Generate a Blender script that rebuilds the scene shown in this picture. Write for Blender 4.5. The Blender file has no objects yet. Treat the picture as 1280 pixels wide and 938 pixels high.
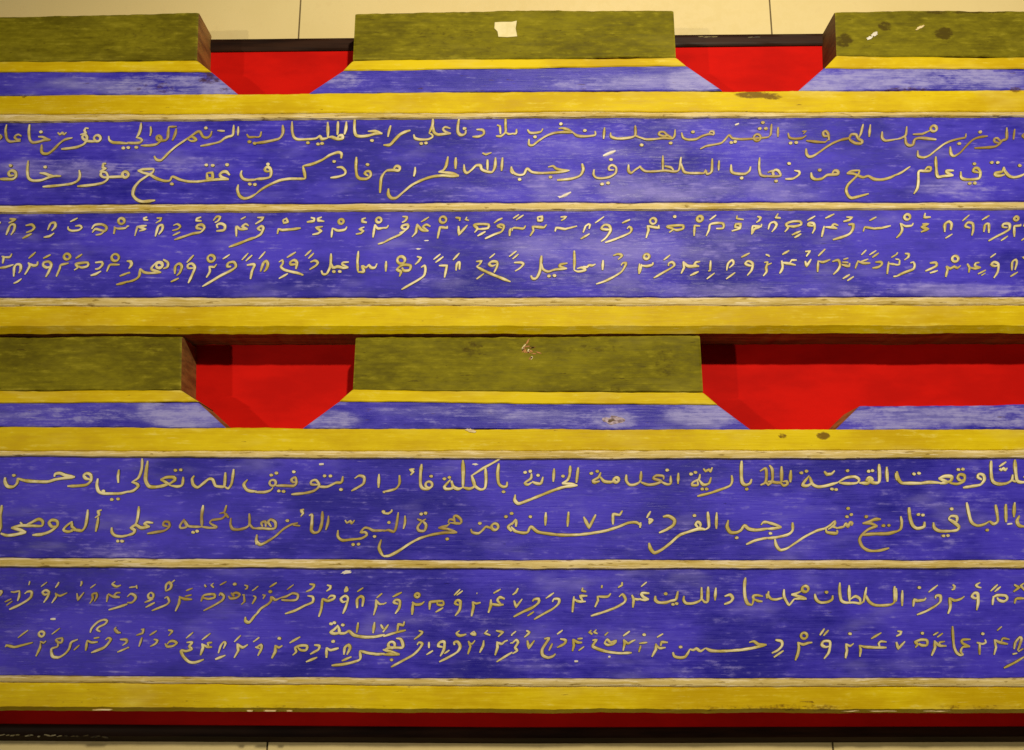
import bpy, bmesh, math, random
from mathutils import Vector, noise as mnoise

random.seed(11)
scene = bpy.context.scene
col = scene.collection
R = math.radians

# ------------------------------------------------------------------ camera
# metres; x to the right, y away from the viewer across the floor, z up.
FOC = 1160.0                       # focal length in photo pixels (1280 wide)
TILT = math.atan(270.0 / FOC)      # camera tilted from straight down
Z_PANEL = 0.006                    # red display panel top
Z_FRONT = 0.074                    # painted face of the boards
CAM_Z = Z_FRONT + 1.30
cd = bpy.data.cameras.new('camera')
cam = bpy.data.objects.new('camera', cd)
col.objects.link(cam)
cam.location = (0, 0, CAM_Z)
cam.rotation_euler = (TILT, 0, 0)
cd.sensor_width = 36.0
cd.lens = 36.0 * FOC / 1280.0
cd.clip_start = 0.02
cd.clip_end = 100.0
scene.camera = cam


def at(px, py, z):
    """photo measurement -> point on the horizontal plane at height z"""
    u = (px - 640.0) / FOC
    v = (469.0 - py) / FOC
    s, c = math.sin(TILT), math.cos(TILT)
    d = Vector((u, s + v * c, -c + v * s))
    t = (z - CAM_Z) / d.z
    return Vector((d.x * t, d.y * t, z))


PX = (at(641, 469, Z_FRONT) - at(640, 469, Z_FRONT)).x     # metres per photo pixel

# ------------------------------------------------------------------ world, lamps, exposure
world = bpy.data.worlds.new('World')
scene.world = world
world.use_nodes = True
bg = world.node_tree.nodes['Background']
bg.inputs[0].default_value = (1.0, 0.88, 0.70, 1)
bg.inputs[1].default_value = 0.025


def spot(name, loc, aim, power, size, blend, colr, radius):
    l = bpy.data.lights.new(name, 'SPOT')
    l.energy = power
    l.spot_size = R(size)
    l.spot_blend = blend
    l.color = colr
    l.shadow_soft_size = radius
    o = bpy.data.objects.new(name, l)
    col.objects.link(o)
    o.location = loc
    o.rotation_euler = (Vector(aim) - Vector(loc)).to_track_quat('-Z', 'Y').to_euler()
    return o


p0 = at(800, 250, Z_FRONT)
spot('ceiling_spot', (p0.x + 0.24, p0.y + 0.82, Z_FRONT + 2.0), at(800, 300, Z_FRONT), 192, 92, 1.0, (1.0, 0.88, 0.67), 0.05)
p1 = at(560, 480, Z_PANEL)
spot('side_spot', (p1.x - 3.6, p1.y - 0.25, Z_PANEL + 3.9), at(860, 420, Z_FRONT), 300, 27, 1.0, (1.0, 0.86, 0.64), 0.07)

scene.view_settings.view_transform = 'Standard'
scene.view_settings.look = 'None'
scene.view_settings.exposure = 0.0
scene.view_settings.gamma = 1.0
scene.view_settings.use_curve_mapping = False


# ------------------------------------------------------------------ materials
def lin(r, g, b):
    f = lambda c: (c / 255.0 / 12.92) if c <= 10.3 else ((c / 255.0 + 0.055) / 1.055) ** 2.4
    return (f(r), f(g), f(b), 1)


class NT:
    def __init__(s, name):
        s.m = bpy.data.materials.new(name)
        s.m.use_nodes = True
        s.t = s.m.node_tree
        s.b = s.t.nodes['Principled BSDF']
        tc = s.t.nodes.new('ShaderNodeTexCoord')
        s.co = tc.outputs['Object']

    def noise(s, scale, detail=5, rough=0.6, shift=0.0, dist=0.0):
        mp = s.t.nodes.new('ShaderNodeMapping')
        mp.inputs['Scale'].default_value = scale
        mp.inputs['Location'].default_value = (shift, shift * 1.7, shift * 0.6)
        s.t.links.new(s.co, mp.inputs[0])
        n = s.t.nodes.new('ShaderNodeTexNoise')
        n.inputs['Scale'].default_value = 1.0
        n.inputs['Detail'].default_value = detail
        n.inputs['Roughness'].default_value = rough
        n.inputs['Distortion'].default_value = dist
        s.t.links.new(mp.outputs[0], n.inputs['Vector'])
        return n.outputs['Fac']

    def ramp(s, v, lo, hi, a=0.0, b=1.0):
        m = s.t.nodes.new('ShaderNodeMapRange')
        m.interpolation_type = 'SMOOTHSTEP'
        m.inputs[1].default_value = lo
        m.inputs[2].default_value = hi
        m.inputs[3].default_value = a
        m.inputs[4].default_value = b
        s.t.links.new(v, m.inputs[0])
        return m.outputs[0]

    def math(s, op, a, b):
        m = s.t.nodes.new('ShaderNodeMath')
        m.operation = op
        for k, x in enumerate((a, b)):
            if isinstance(x, (int, float)):
                m.inputs[k].default_value = x
            else:
                s.t.links.new(x, m.inputs[k])
        return m.outputs[0]

    def mix(s, f, a, b):
        m = s.t.nodes.new('ShaderNodeMix')
        m.data_type = 'RGBA'
        for k, x in ((0, f), (6, a), (7, b)):
            if isinstance(x, (int, float, tuple)):
                m.inputs[k].default_value = x
            else:
                s.t.links.new(x, m.inputs[k])
        return m.outputs[2]

    def attr(s, name):
        a = s.t.nodes.new('ShaderNodeAttribute')
        a.attribute_name = name
        return a.outputs['Fac']

    def finish(s, colr, rough, bump=None, strength=0.3, dist=0.001, spec=0.5):
        for key, x in (('Base Color', colr), ('Roughness', rough)):
            if isinstance(x, (float, tuple)):
                s.b.inputs[key].default_value = x
            else:
                s.t.links.new(x, s.b.inputs[key])
        s.b.inputs['Specular IOR Level'].default_value = spec
        if bump is not None:
            bn = s.t.nodes.new('ShaderNodeBump')
            bn.inputs['Strength'].default_value = strength
            bn.inputs['Distance'].default_value = dist
            s.t.links.new(bump, bn.inputs['Height'])
            s.t.links.new(bn.outputs[0], s.b.inputs['Normal'])
        return s.m


def paint(name, deep, light, worn, dark, wear_gain=1.0, scratch=0.66, fleck=0.30, rough=(0.34, 0.55), bump=0.35, shift=0.0, spec=0.3, cw=0.62, mw=0.0):
    """brushed old paint on wood: streaks along the grain, faded patches, light scratches and dark flecks"""
    n = NT(name)
    cloud = n.noise((5, 11, 11), 4, 0.6, 3.1 + shift)
    grain = n.noise((14, 260, 60), 7, 0.65, 1.3 + shift, 0.3)
    fine = n.noise((40, 900, 200), 5, 0.6, 7.7 + shift)
    mott = n.noise((45, 110, 60), 6, 0.7, 5.5 + shift)
    k = n.ramp(n.math('ADD', n.math('MULTIPLY', cloud, cw), n.math('ADD', n.math('MULTIPLY', mott, mw), n.math('MULTIPLY', grain, 1 - cw - mw))), 0.37, 0.63)
    c = n.mix(k, deep, light)
    # worn / faded places, broken up by the grain
    w = n.attr('wear')
    brk = n.math('ADD', n.math('MULTIPLY', mott, 1.15), n.math('SUBTRACT', n.math('MULTIPLY', grain, 0.85), 0.5))
    wf = n.ramp(n.math('ADD', brk, n.math('MULTIPLY', w, 0.30 * wear_gain)), 0.56, 0.98)
    c = n.mix(n.math('MULTIPLY', wf, 0.82), c, worn)
    wash = n.math('MULTIPLY', n.ramp(n.math('ADD', n.noise((9, 26, 20), 3, 0.55, 41.0 + shift), n.math('MULTIPLY', w, 0.30 * wear_gain)), 0.52, 0.86), 0.42)
    c = n.mix(wash, c, worn)
    sc = n.ramp(n.math('ADD', n.noise((26, 420, 90), 5, 0.62, 11.0 + shift), n.math('MULTIPLY', w, 0.10)), scratch, scratch + 0.07)
    c = n.mix(n.math('MULTIPLY', sc, 0.75), c, worn)
    fl = n.ramp(n.noise((40, 260, 90), 4, 0.6, 17.0 + shift), fleck, fleck - 0.05)
    c = n.mix(n.math('MULTIPLY', fl, 0.8), c, dark)
    sn = n.ramp(n.math('ADD', n.math('MULTIPLY', n.noise((90, 150, 90), 6, 0.7, 29.0 + shift), 1.1), n.math('MULTIPLY', n.attr('stain'), 0.55)), 0.74, 1.08)
    c = n.mix(n.math('MULTIPLY', sn, 0.9), c, dark)
    r = n.ramp(n.math('ADD', n.math('MULTIPLY', grain, 0.5), n.math('MULTIPLY', mott, 0.5)), 0.38, 0.62, rough[0], rough[1])
    h = n.math('ADD', n.math('MULTIPLY', grain, 0.7), n.math('ADD', n.math('MULTIPLY', fine, 0.25), n.math('MULTIPLY', cloud, 0.5)))
    return n.finish(c, r, h, bump, 0.0022, spec)


M = {}
M['blue'] = paint('blue_paint', (0.016, 0.012, 0.32, 1), (0.066, 0.046, 0.66, 1), (0.33, 0.30, 0.78, 1), (0.016, 0.010, 0.12, 1), 1.0, 0.685, 0.30, rough=(0.34, 0.78), bump=0.42, spec=0.28, cw=0.72, mw=0.16)
M['blue_strip'] = paint('faded_blue_paint', (0.024, 0.018, 0.38, 1), (0.086, 0.066, 0.62, 1), (0.36, 0.35, 0.72, 1), (0.06, 0.02, 0.05, 1), 1.0, 0.65, 0.33, shift=4.0, cw=0.5, mw=0.3)
M['yellow'] = paint('yellow_paint', (0.58, 0.39, 0.002, 1), (0.78, 0.60, 0.004, 1), (0.82, 0.68, 0.16, 1), (0.16, 0.075, 0.006, 1), 0.7, 0.67, 0.30, (0.45, 0.65), 0.3, 8.0, 0.15, 0.6, 0.18)
M['cream'] = paint('cream_paint', (0.50, 0.36, 0.06, 1), (0.76, 0.61, 0.25, 1), (0.90, 0.78, 0.52, 1), (0.26, 0.16, 0.015, 1), 0.9, 0.57, 0.39, (0.45, 0.65), 0.7, 12.0, 0.25, 0.35, 0.1)
M['olive'] = paint('olive_paint', (0.105, 0.088, 0.003, 1), (0.235, 0.205, 0.007, 1), (0.37, 0.32, 0.03, 1), (0.068, 0.046, 0.004, 1), 0.9, 0.70, 0.335, (0.55, 0.75), 0.45, 16.0, 0.10, 0.42, 0.40)


def wood(name='raw_brown_wood', sc=(60, 60, 14), k=1.0):
    n = NT(name)
    g = n.noise(sc, 6, 0.65, 2.0)
    m = n.noise((30, 30, 20), 4, 0.6, 5.0)
    c = n.mix(n.ramp(g, 0.35, 0.65), (0.16 * k, 0.065 * k, 0.012 * k, 1), (0.36 * k, 0.18 * k, 0.04 * k, 1))
    c = n.mix(n.math('MULTIPLY', n.ramp(m, 0.55, 0.7), 0.7), c, (0.40 * k, 0.23 * k, 0.03 * k, 1))
    return n.finish(c, 0.7, g, 0.4, 0.002)


M['wood'] = wood()
M['wooddark'] = wood('dark_brown_wood', (60, 60, 14), 0.42)
M['woodlong'] = wood('long_grain_brown_wood', (9, 80, 130))


def plain(name, a, b, rough, scale=(20, 60, 40), bump=0.15, spec=0.5):
    n = NT(name)
    g = n.noise(scale, 6, 0.6, 3.3)
    c = n.mix(n.ramp(g, 0.35, 0.65), a, b)
    return n.finish(c, rough, g, bump, 0.001, spec)


def lettermat(name, lo, hi, brown):
    n = NT(name)
    a = n.noise((34, 44, 20), 6, 0.65, 3.3)
    b = n.noise((7, 9, 9), 4, 0.65, 21.0)
    c = n.mix(n.ramp(a, 0.36, 0.64), lo, hi)
    c = n.mix(n.math('MULTIPLY', n.ramp(n.math('ADD', n.math('MULTIPLY', b, 0.75), n.math('MULTIPLY', a, 0.25)), 0.50, 0.68), 0.75), c, brown)
    wn = n.ramp(n.math('ADD', n.math('MULTIPLY', n.noise((24, 30, 20), 5, 0.65, 33.0), 0.9), n.math('MULTIPLY', n.attr('wear'), 0.5)), 0.56, 0.98)
    c = n.mix(n.math('MULTIPLY', wn, 0.85), c, (0.27, 0.16, 0.028, 1))
    return n.finish(c, 0.45, a, 0.15, 0.001, 0.35)


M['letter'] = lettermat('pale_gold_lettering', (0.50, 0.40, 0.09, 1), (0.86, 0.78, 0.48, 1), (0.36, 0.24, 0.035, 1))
M['flank'] = plain('lettering_edge_painted_shade', (0.034, 0.022, 0.010, 1), (0.17, 0.12, 0.014, 1), 0.55, (60, 60, 60), 0.2)  # contact shadow beside the letters, painted into their dark olive-brown flanks
M['knot'] = plain('grey_knot', (0.16, 0.10, 0.13, 1), (0.52, 0.42, 0.50, 1), 0.6, (160, 260, 80), 0.4)
M['white'] = plain('white_chip', (0.72, 0.66, 0.56, 1), (0.86, 0.82, 0.74, 1), 0.5, (80, 80, 80))
M['creamchip'] = plain('bare_cream_wood', (0.66, 0.50, 0.20, 1), (0.84, 0.70, 0.40, 1), 0.55, (80, 200, 80))
M['darkchip'] = plain('dark_bare_wood', (0.07, 0.035, 0.010, 1), (0.13, 0.065, 0.016, 1), 0.6, (80, 120, 80))
M['rust'] = plain('orange_scrape', (0.34, 0.12, 0.02, 1), (0.50, 0.20, 0.03, 1), 0.6, (200, 200, 200))
M['dimolive'] = plain('dirty_olive_patch', (0.085, 0.066, 0.007, 1), (0.12, 0.095, 0.010, 1), 0.6, (90, 200, 90))
M['paper'] = plain('cream_paper', (0.78, 0.68, 0.34, 1), (0.84, 0.75, 0.42, 1), 0.7, (90, 90, 90))
M['red'] = plain('red_cloth_panel', (0.50, 0.0035, 0.001, 1), (0.64, 0.0055, 0.0015, 1), 0.75, (7, 16, 9), 0.08, 0.1)
M['black'] = plain('black_lacquer', (0.012, 0.004, 0.002, 1), (0.034, 0.013, 0.006, 1), 0.5, (6, 60, 60), 0.3, 0.14)


def tilemat():
    n = NT('cream_floor_tile')
    a = n.noise((3, 3, 3), 4, 0.55, 1.0)
    b = n.noise((70, 70, 70), 5, 0.6, 9.0)
    c = n.mix(n.ramp(a, 0.35, 0.65), (0.76, 0.62, 0.29, 1), (0.81, 0.67, 0.33, 1))
    c = n.mix(n.math('MULTIPLY', n.ramp(b, 0.55, 0.7), 0.25), c, (0.70, 0.55, 0.25, 1))
    return n.finish(c, n.ramp(b, 0.3, 0.7, 0.22, 0.34), b, 0.03, 0.001)


M['tile'] = tilemat()
M['grout'] = plain('dark_grout', (0.16, 0.11, 0.04, 1), (0.22, 0.16, 0.06, 1), 0.8)


# ------------------------------------------------------------------ mesh helpers
def link(name, verts, faces, mats, idx=None, parent=None, smooth=None, wear=None, stain=None):
    me = bpy.data.meshes.new(name)
    off = parent_offset(parent)
    me.from_pydata([tuple(Vector(v) - off) for v in verts], [], faces)
    for m in mats:
        me.materials.append(M[m])
    if idx:
        for p, i in zip(me.polygons, idx):
            p.material_index = i
    if stain:
        sa = me.attributes.new('stain', 'FLOAT', 'POINT')
        sa.data.foreach_set('value', stain)
    a = me.attributes.new('wear', 'FLOAT', 'POINT')
    if wear:
        a.data.foreach_set('value', wear)
    bm = bmesh.new()
    bm.from_mesh(me)
    bmesh.ops.recalc_face_normals(bm, faces=bm.faces)
    bm.to_mesh(me)
    bm.free()
    if smooth is not None:
        me.shade_smooth()
        me.set_sharp_from_angle(angle=R(smooth))
    o = bpy.data.objects.new(name, me)
    col.objects.link(o)
    if parent:
        o.parent = parent
    return o


def parent_offset(p):
    v = Vector((0, 0, 0))
    while p is not None:
        v += p.location
        p = p.parent
    return v


def thing(name, label, cat, loc):
    o = bpy.data.objects.new(name, None)
    col.objects.link(o)
    o.location = loc
    o.empty_display_size = 0.05
    o['label'] = label
    o['category'] = cat
    return o


def lerp_poly(pts, t):
    """point at fraction t of the x-run of a polyline"""
    x = pts[0][0] + (pts[-1][0] - pts[0][0]) * t
    for (x0, y0), (x1, y1) in zip(pts, pts[1:]):
        if x <= x1 + 1e-6:
            k = 0 if x1 == x0 else (x - x0) / (x1 - x0)
            return x, y0 + (y1 - y0) * max(0, min(1, k))
    return pts[-1]


def wob(seed, x, amp):
    return amp * (mnoise.noise((x * 0.011, seed * 7.3, 0)) * 1.3 + mnoise.noise((x * 0.05, seed * 3.1, 4)) * 0.7 + mnoise.noise((x * 0.16, seed * 5.7, 9)) * 0.45)


# places where the paint is faded: x, y, half-width, half-height, amount (photo measurements)
FADED = [
    (215, 108, 90, 14, 0.75), (110, 104, 50, 8, 0.4), (275, 112, 30, 14, 1.0), (870, 104, 40, 16, 1.0), (780, 104, 90, 10, 0.55),
    (1020, 104, 40, 16, 1.0), (1160, 98, 160, 14, 0.85), (420, 100, 30, 12, 0.6),
    (100, 520, 120, 10, 0.5), (235, 522, 50, 16, 1.0), (190, 515, 20, 14, 0.8), (700, 522, 90, 10, 0.5), (765, 525, 30, 12, 0.8),
    (885, 518, 50, 14, 0.95), (415, 525, 36, 12, 0.75), (1120, 522, 70, 16, 0.85), (1230, 520, 80, 14, 0.9), (560, 515, 90, 8, 0.35),
    (60, 210, 110, 12, 0.55), (140, 213, 60, 9, 0.6), (240, 206, 70, 8, 0.55), (700, 230, 40, 18, 0.6), (790, 235, 50, 18, 0.55),
    (850, 235, 80, 18, 0.6), (900, 165, 120, 20, 0.25), (980, 240, 60, 12, 0.45), (1200, 236, 60, 12, 0.65), (590, 240, 60, 10, 0.45),
    (700, 190, 110, 14, 0.3), (730, 310, 110, 24, 0.45), (870, 310, 90, 22, 0.45), (640, 320, 40, 20, 0.25), (900, 362, 120, 8, 0.55),
    (1200, 363, 110, 9, 0.65), (1050, 364, 70, 8, 0.45), (740, 345, 80, 16, 0.3), (540, 352, 40, 8, 0.4), (420, 355, 60, 8, 0.3), (140, 690, 60, 10, 0.4),
    (60, 640, 40, 10, 0.25), (1180, 625, 80, 10, 0.3), (560, 775, 60, 8, 0.35), (930, 770, 60, 10, 0.2), (870, 835, 60, 8, 0.35), (1150, 680, 60, 8, 0.3),
    (650, 830, 60, 8, 0.3), (300, 680, 60, 8, 0.3), (820, 735, 120, 20, 0.15),
]


# dirt, dark bare spots and bruises: same layout
STAINS = [
    (1106, 33, 9, 6, 0.9), (1180, 42, 12, 8, 1.0), (1055, 51, 11, 9, 0.9), (1172, 15, 16, 3, 0.9), (1210, 15, 22, 3, 0.9), (1246, 15, 14, 2.5, 0.8),
    (690, 50, 90, 16, 0.30), (560, 42, 50, 14, 0.38), (600, 62, 70, 9, 0.34), (470, 40, 20, 20, 0.1), (160, 45, 80, 12, 0.36), (90, 60, 90, 8, 0.26), (215, 50, 12, 8, 0.3),
    (591, 436, 14, 11, 0.62), (742, 437, 46, 6, 0.45), (832, 455, 14, 22, 0.5), (770, 484, 10, 6, 0.5), (540, 470, 60, 10, 0.25), (60, 450, 90, 20, 0.25), (195, 435, 25, 10, 0.4),
    (944, 119, 26, 4.5, 1.0), (966, 121, 12, 4.5, 0.9), (978, 545, 6, 3, 1.0), (1029, 545, 9, 4.5, 1.0), (1008, 877, 9, 2, 0.9), (30, 121, 4, 2, 0.9), (262, 98, 16, 8, 0.7),
    (283, 114, 10, 5, 0.6), (205, 110, 12, 7, 0.55), (175, 108, 10, 6, 0.5), (1130, 112, 30, 3, 0.6), (1270, 112, 8, 4, 0.8), (765, 526, 6, 3.5, 0.9),
    (900, 885, 90, 4, 0.45), (1000, 884, 60, 5, 0.6), (300, 884, 200, 3, 0.35), (1220, 884, 60, 4, 0.5), (100, 876, 80, 6, 0.3),
]


def blot(x, y):
    w = 0.0
    for cx, cy, rx, ry, a in STAINS:
        d = ((x - cx) / rx) ** 2 + ((y - cy) / ry) ** 2
        if d < 1.5:
            w = max(w, a * max(0.0, min(1.0, (1.5 - d) / 0.9)))
    return w


def fade(x, y):
    w = 0.0
    for cx, cy, rx, ry, a in FADED:
        d = ((x - cx) / rx) ** 2 + ((y - cy) / ry) ** 2
        if d < 1.6:
            w = max(w, a * max(0.0, min(1.0, (1.6 - d) / 1.1)))
    return w


def slab(name, top, bot, zf, mat, parent, z0=Z_PANEL + 0.0005, bt=(1.2, 0.0012), bb=(1.2, 0.0012), crown=0.0, step=8.0, st=None, sb=None, amp=0.85, endbev=1.5, rows=3, side='wood', edge=0.55):
    """solid length of board between two edge lines, with eased arrises and slightly wavering edges"""
    n = max(2, int(abs(top[-1][0] - top[0][0]) / step))
    L = max(abs(top[-1][0] - top[0][0]), 1)
    ts = [0, endbev / L] + [k / n for k in range(1, n)] + [1 - endbev / L, 1]
    st = st if st is not None else random.random() * 99
    sb = sb if sb is not None else random.random() * 99
    verts, wear, stain = [], [], []
    fr = None
    for i, t in enumerate(ts):
        xa, ya = lerp_poly(top, t)
        xb, yb = lerp_poly(bot, t)
        ya += wob(st, xa, amp)
        yb += wob(sb, xb, amp)
        h = max(yb - ya, 1.0)
        end = (i == 0 or i == len(ts) - 1)
        de = -0.0014 if end else 0.0
        prof = [(0, z0, 0, 0), (0, zf - bt[1] + de, 0, edge), (bt[0] / h, zf + de, 0, edge * 0.8)]
        for r in range(1, rows + 1):
            s = bt[0] / h + (1 - (bt[0] + bb[0]) / h) * r / (rows + 1)
            prof.append((s, zf + de + crown * math.sin(math.pi * r / (rows + 1)), 1, 0))
        prof += [(1 - bb[0] / h, zf + de, 0, edge * 0.8), (1, zf - bb[1] + de, 0, edge), (1, z0, 0, 0)]
        fr = len(prof)
        for s, z, mid, e in prof:
            x, y = xa + (xb - xa) * s, ya + (yb - ya) * s
            p = at(x, y, zf)
            zz = z + (mid * 0.0003 * mnoise.noise((x * 0.02, y * 0.06, 2.0)))
            verts.append((p.x, p.y, zz))
            stain.append(blot(x, y))
            wear.append(max(fade(x, y), e * (0.5 + 0.9 * mnoise.noise((x * 0.03, y * 0.2, 5))), (edge if end else 0)))
    faces, idx = [], []
    m = len(ts)
    for i in range(m - 1):
        for r in range(fr - 1):
            a = i * fr + r
            faces.append((a, a + 1, a + fr + 1, a + fr))
            idx.append(1 if r in (0, fr - 2) else 0)
        faces.append((i * fr, (i + 1) * fr, (i + 1) * fr + fr - 1, i * fr + fr - 1))
        idx.append(1)
    faces.append(tuple(range(fr)))
    faces.append(tuple((m - 1) * fr + r for r in range(fr)))
    idx += [1, 1]
    return link(name, verts, faces, [mat, side], idx, parent, 32, wear, stain)


def chip(name, cx, cy, w, h, rot, z, mat, parent, seed=0, n=18, rag=0.3, thick=0.0003):
    vt, vb = [], []
    rr = random.Random(seed * 31 + int(cx * 7 + cy))
    for k in range(n):
        a = 2 * math.pi * k / n
        q = 1 + rag * (rr.random() * 2 - 1)
        x, y = math.cos(a) * w / 2 * q, math.sin(a) * h / 2 * q
        c, s = math.cos(R(rot)), math.sin(R(rot))
        px, py = cx + x * c - y * s, cy + x * s + y * c
        p = at(px, py, z)
        vt.append((p.x, p.y, z + thick))
        vb.append((p.x, p.y, z - 0.0012))
    faces = [tuple(range(n))] + [(k, (k + 1) % n, n + (k + 1) % n, n + k) for k in range(n)]
    return link(name, vt + vb, faces, [mat], None, parent)


# ------------------------------------------------------------------ lettering
def smooth_path(pts, straight):
    if len(pts) == 2 or straight:
        dense = []
        for a, b in zip(pts, pts[1:]):
            n = max(2, int((Vector(b) - Vector(a)).length / 1.6))
            for k in range(n):
                dense.append(tuple(Vector(a).lerp(Vector(b), k / n)))
        return dense + [pts[-1]]
    P = [Vector(p) for p in pts]
    P = [P[0] * 2 - P[1]] + P + [P[-1] * 2 - P[-2]]
    out = []
    for i in range(1, len(P) - 2):
        p0, p1, p2, p3 = P[i - 1:i + 3]
        n = max(2, int((p2 - p1).length / 1.5))
        for k in range(n):
            t = k / n
            # centripetal-ish: damp the tangents so short segments do not loop
            m1 = (p2 - p0) * 0.42
            m2 = (p3 - p1) * 0.42
            lim = (p2 - p1).length
            if m1.length > lim: m1 *= lim / m1.length
            if m2.length > lim: m2 *= lim / m2.length
            h00 = 2 * t ** 3 - 3 * t ** 2 + 1
            h10 = t ** 3 - 2 * t ** 2 + t
            h01 = -2 * t ** 3 + 3 * t ** 2
            h11 = t ** 3 - t ** 2
            out.append(tuple(p1 * h00 + m1 * h10 + p2 * h01 + m2 * h11))
    out.append(tuple(P[-2]))
    return out


# places where the writing has lost its pale paint: x, y, half-width, half-height, amount
RUBBED = [(1000, 172, 330, 24, 0.62), (1240, 175, 60, 25, 0.9), (1010, 165, 60, 20, 0.85), (660, 165, 120, 20, 0.5), (260, 165, 130, 22, 0.6), (60, 170, 70, 22, 0.45),
          (870, 218, 130, 18, 0.55), (420, 655, 190, 26, 0.75), (260, 658, 70, 22, 0.9), (400, 605, 120, 20, 0.5), (220, 745, 180, 24, 0.7), (60, 745, 70, 20, 0.6), (130, 795, 110, 22, 0.5),
          (840, 590, 60, 20, 0.5), (690, 590, 60, 16, 0.4), (1060, 325, 60, 14, 0.4), (160, 290, 120, 14, 0.4), (1230, 800, 60, 20, 0.5)]


def rubbed(x, y):
    w = 0.0
    for cx, cy, rx, ry, a in RUBBED:
        d = ((x - cx) / rx) ** 2 + ((y - cy) / ry) ** 2
        if d < 1.6:
            w = max(w, a * min(1.0, (1.6 - d) / 0.9))
    return w


class Script:
    """one line of raised carved writing, collected as a single mesh"""
    def __init__(s, z, width):
        s.v, s.f, s.i, s.d, s.r = [], [], [], [], []
        s.z, s.w, s.n = z, width, 0

    def stroke(s, pts, straight=False, closed=False, white=False):
        s.n += 1
        rr = random.Random(s.n * 17 + int(pts[0][0]))
        path = smooth_path(pts, straight)
        dz = rr.uniform(-0.00012, 0.00012)
        hw = s.w * rr.uniform(0.92, 1.08)
        m = len(path)
        base = len(s.v)
        for k, p in enumerate(path):
            a = Vector(path[max(0, k - 1)]) if not (closed and k == 0) else Vector(path[-2])
            b = Vector(path[min(m - 1, k + 1)]) if not (closed and k == m - 1) else Vector(path[1])
            d = (b - a)
            d = d / d.length if d.length > 1e-6 else Vector((1, 0))
            nrm = Vector((-d.y, d.x))
            # broad reed-pen nib: strokes running one way come out a little wider
            nib = 0.80 + 0.34 * abs(d.x * 0.64 + d.y * 0.77)
            wd = hw * nib * (1 + 0.24 * mnoise.noise((p[0] * 0.12, p[1] * 0.12, s.n * 0.37)))
            rb = rubbed(p[0], p[1])
            wd *= 1 - 0.16 * rb
            if not closed:
                e = min(k, m - 1 - k) * 1.5
                wd *= min(1.0, 0.55 + 0.45 * e / 5.0)
            for off, z in ((-1.5, -0.0008), (-0.86, 0.00115), (0.0, 0.0014), (0.86, 0.00115), (1.5, -0.0008)):
                q = Vector(p) + nrm * (wd * off)
                w = at(q.x, q.y, s.z)
                s.v.append((w.x, w.y, s.z + z + (dz if z > 0 else 0)))
                s.r.append(0.0 if white else rb)
        for k in range(m - 1):
            for r in range(4):
                a = base + k * 5 + r
                s.f.append((a, a + 1, a + 6, a + 5))
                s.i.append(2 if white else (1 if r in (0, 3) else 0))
        if not closed:
            for e in (0, m - 1):
                s.f.append(tuple(base + e * 5 + r for r in range(5)))
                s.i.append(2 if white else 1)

    def dot(s, c, r=2.6):
        if any((c[0] - d[0]) ** 2 + (c[1] - d[1]) ** 2 < 16 for d in s.d):
            return
        s.d.append(c)
        s.n += 1
        rr = random.Random(s.n * 7 + int(c[0]))
        n = 8
        base = len(s.v)
        rot = rr.random()
        for ring, z in ((1.22, -0.0008), (0.8, 0.0012)):
            for k in range(n):
                a = 2 * math.pi * k / n + rot
                q = r * ring * (1 + 0.14 * math.cos(2 * a) + 0.12 * rr.uniform(-1, 1))
                w = at(c[0] + math.cos(a) * q, c[1] + math.sin(a) * q, s.z)
                s.v.append((w.x, w.y, s.z + z))
                s.r.append(rubbed(c[0], c[1]) * 0.6)
        for k in range(n):
            s.f.append((base + k, base + (k + 1) % n, base + n + (k + 1) % n, base + n + k))
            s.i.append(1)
        s.f.append(tuple(base + n + k for k in range(n)))
        s.i.append(0)

    def build(s, parent):
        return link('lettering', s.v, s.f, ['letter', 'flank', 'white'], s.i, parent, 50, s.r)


def read_rows(text, scale, line_z, width):
    """traced writing -> {line number: Script}"""
    out = {}
    cur = None
    ox = oy = 0
    for ln in text.strip().splitlines():
        ln = ln.strip()
        if not ln:
            continue
        if ln[0] == '@':
            a, b, c = ln[1:].split()
            ox, oy = float(a), float(b)
            cur = out.setdefault(int(c), Script(line_z, width))
            continue
        straight = white = False
        if ln[0] == 'o':
            x, y, r = [float(q) for q in ln[1:].split(',')]
            ring = [(ox + (x + r * math.cos(k * math.pi / 8)) / scale, oy + (y + r * 0.95 * math.sin(k * math.pi / 8)) / scale) for k in range(17)]
            cur.stroke(ring, False, True)
            continue
        if ln[0] == '!':
            straight, ln = True, ln[1:]
        elif ln[0] == 'w':
            white, ln = True, ln[1:]
        pts = [tuple(float(q) for q in t.split(',')) for t in ln.split()]
        pts = [(ox + x / scale, oy + y / scale) for x, y in pts]
        if len(pts) == 1:
            cur.dot(pts[0])
        else:
            cur.stroke(pts, straight, False, white)
    return out


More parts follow.
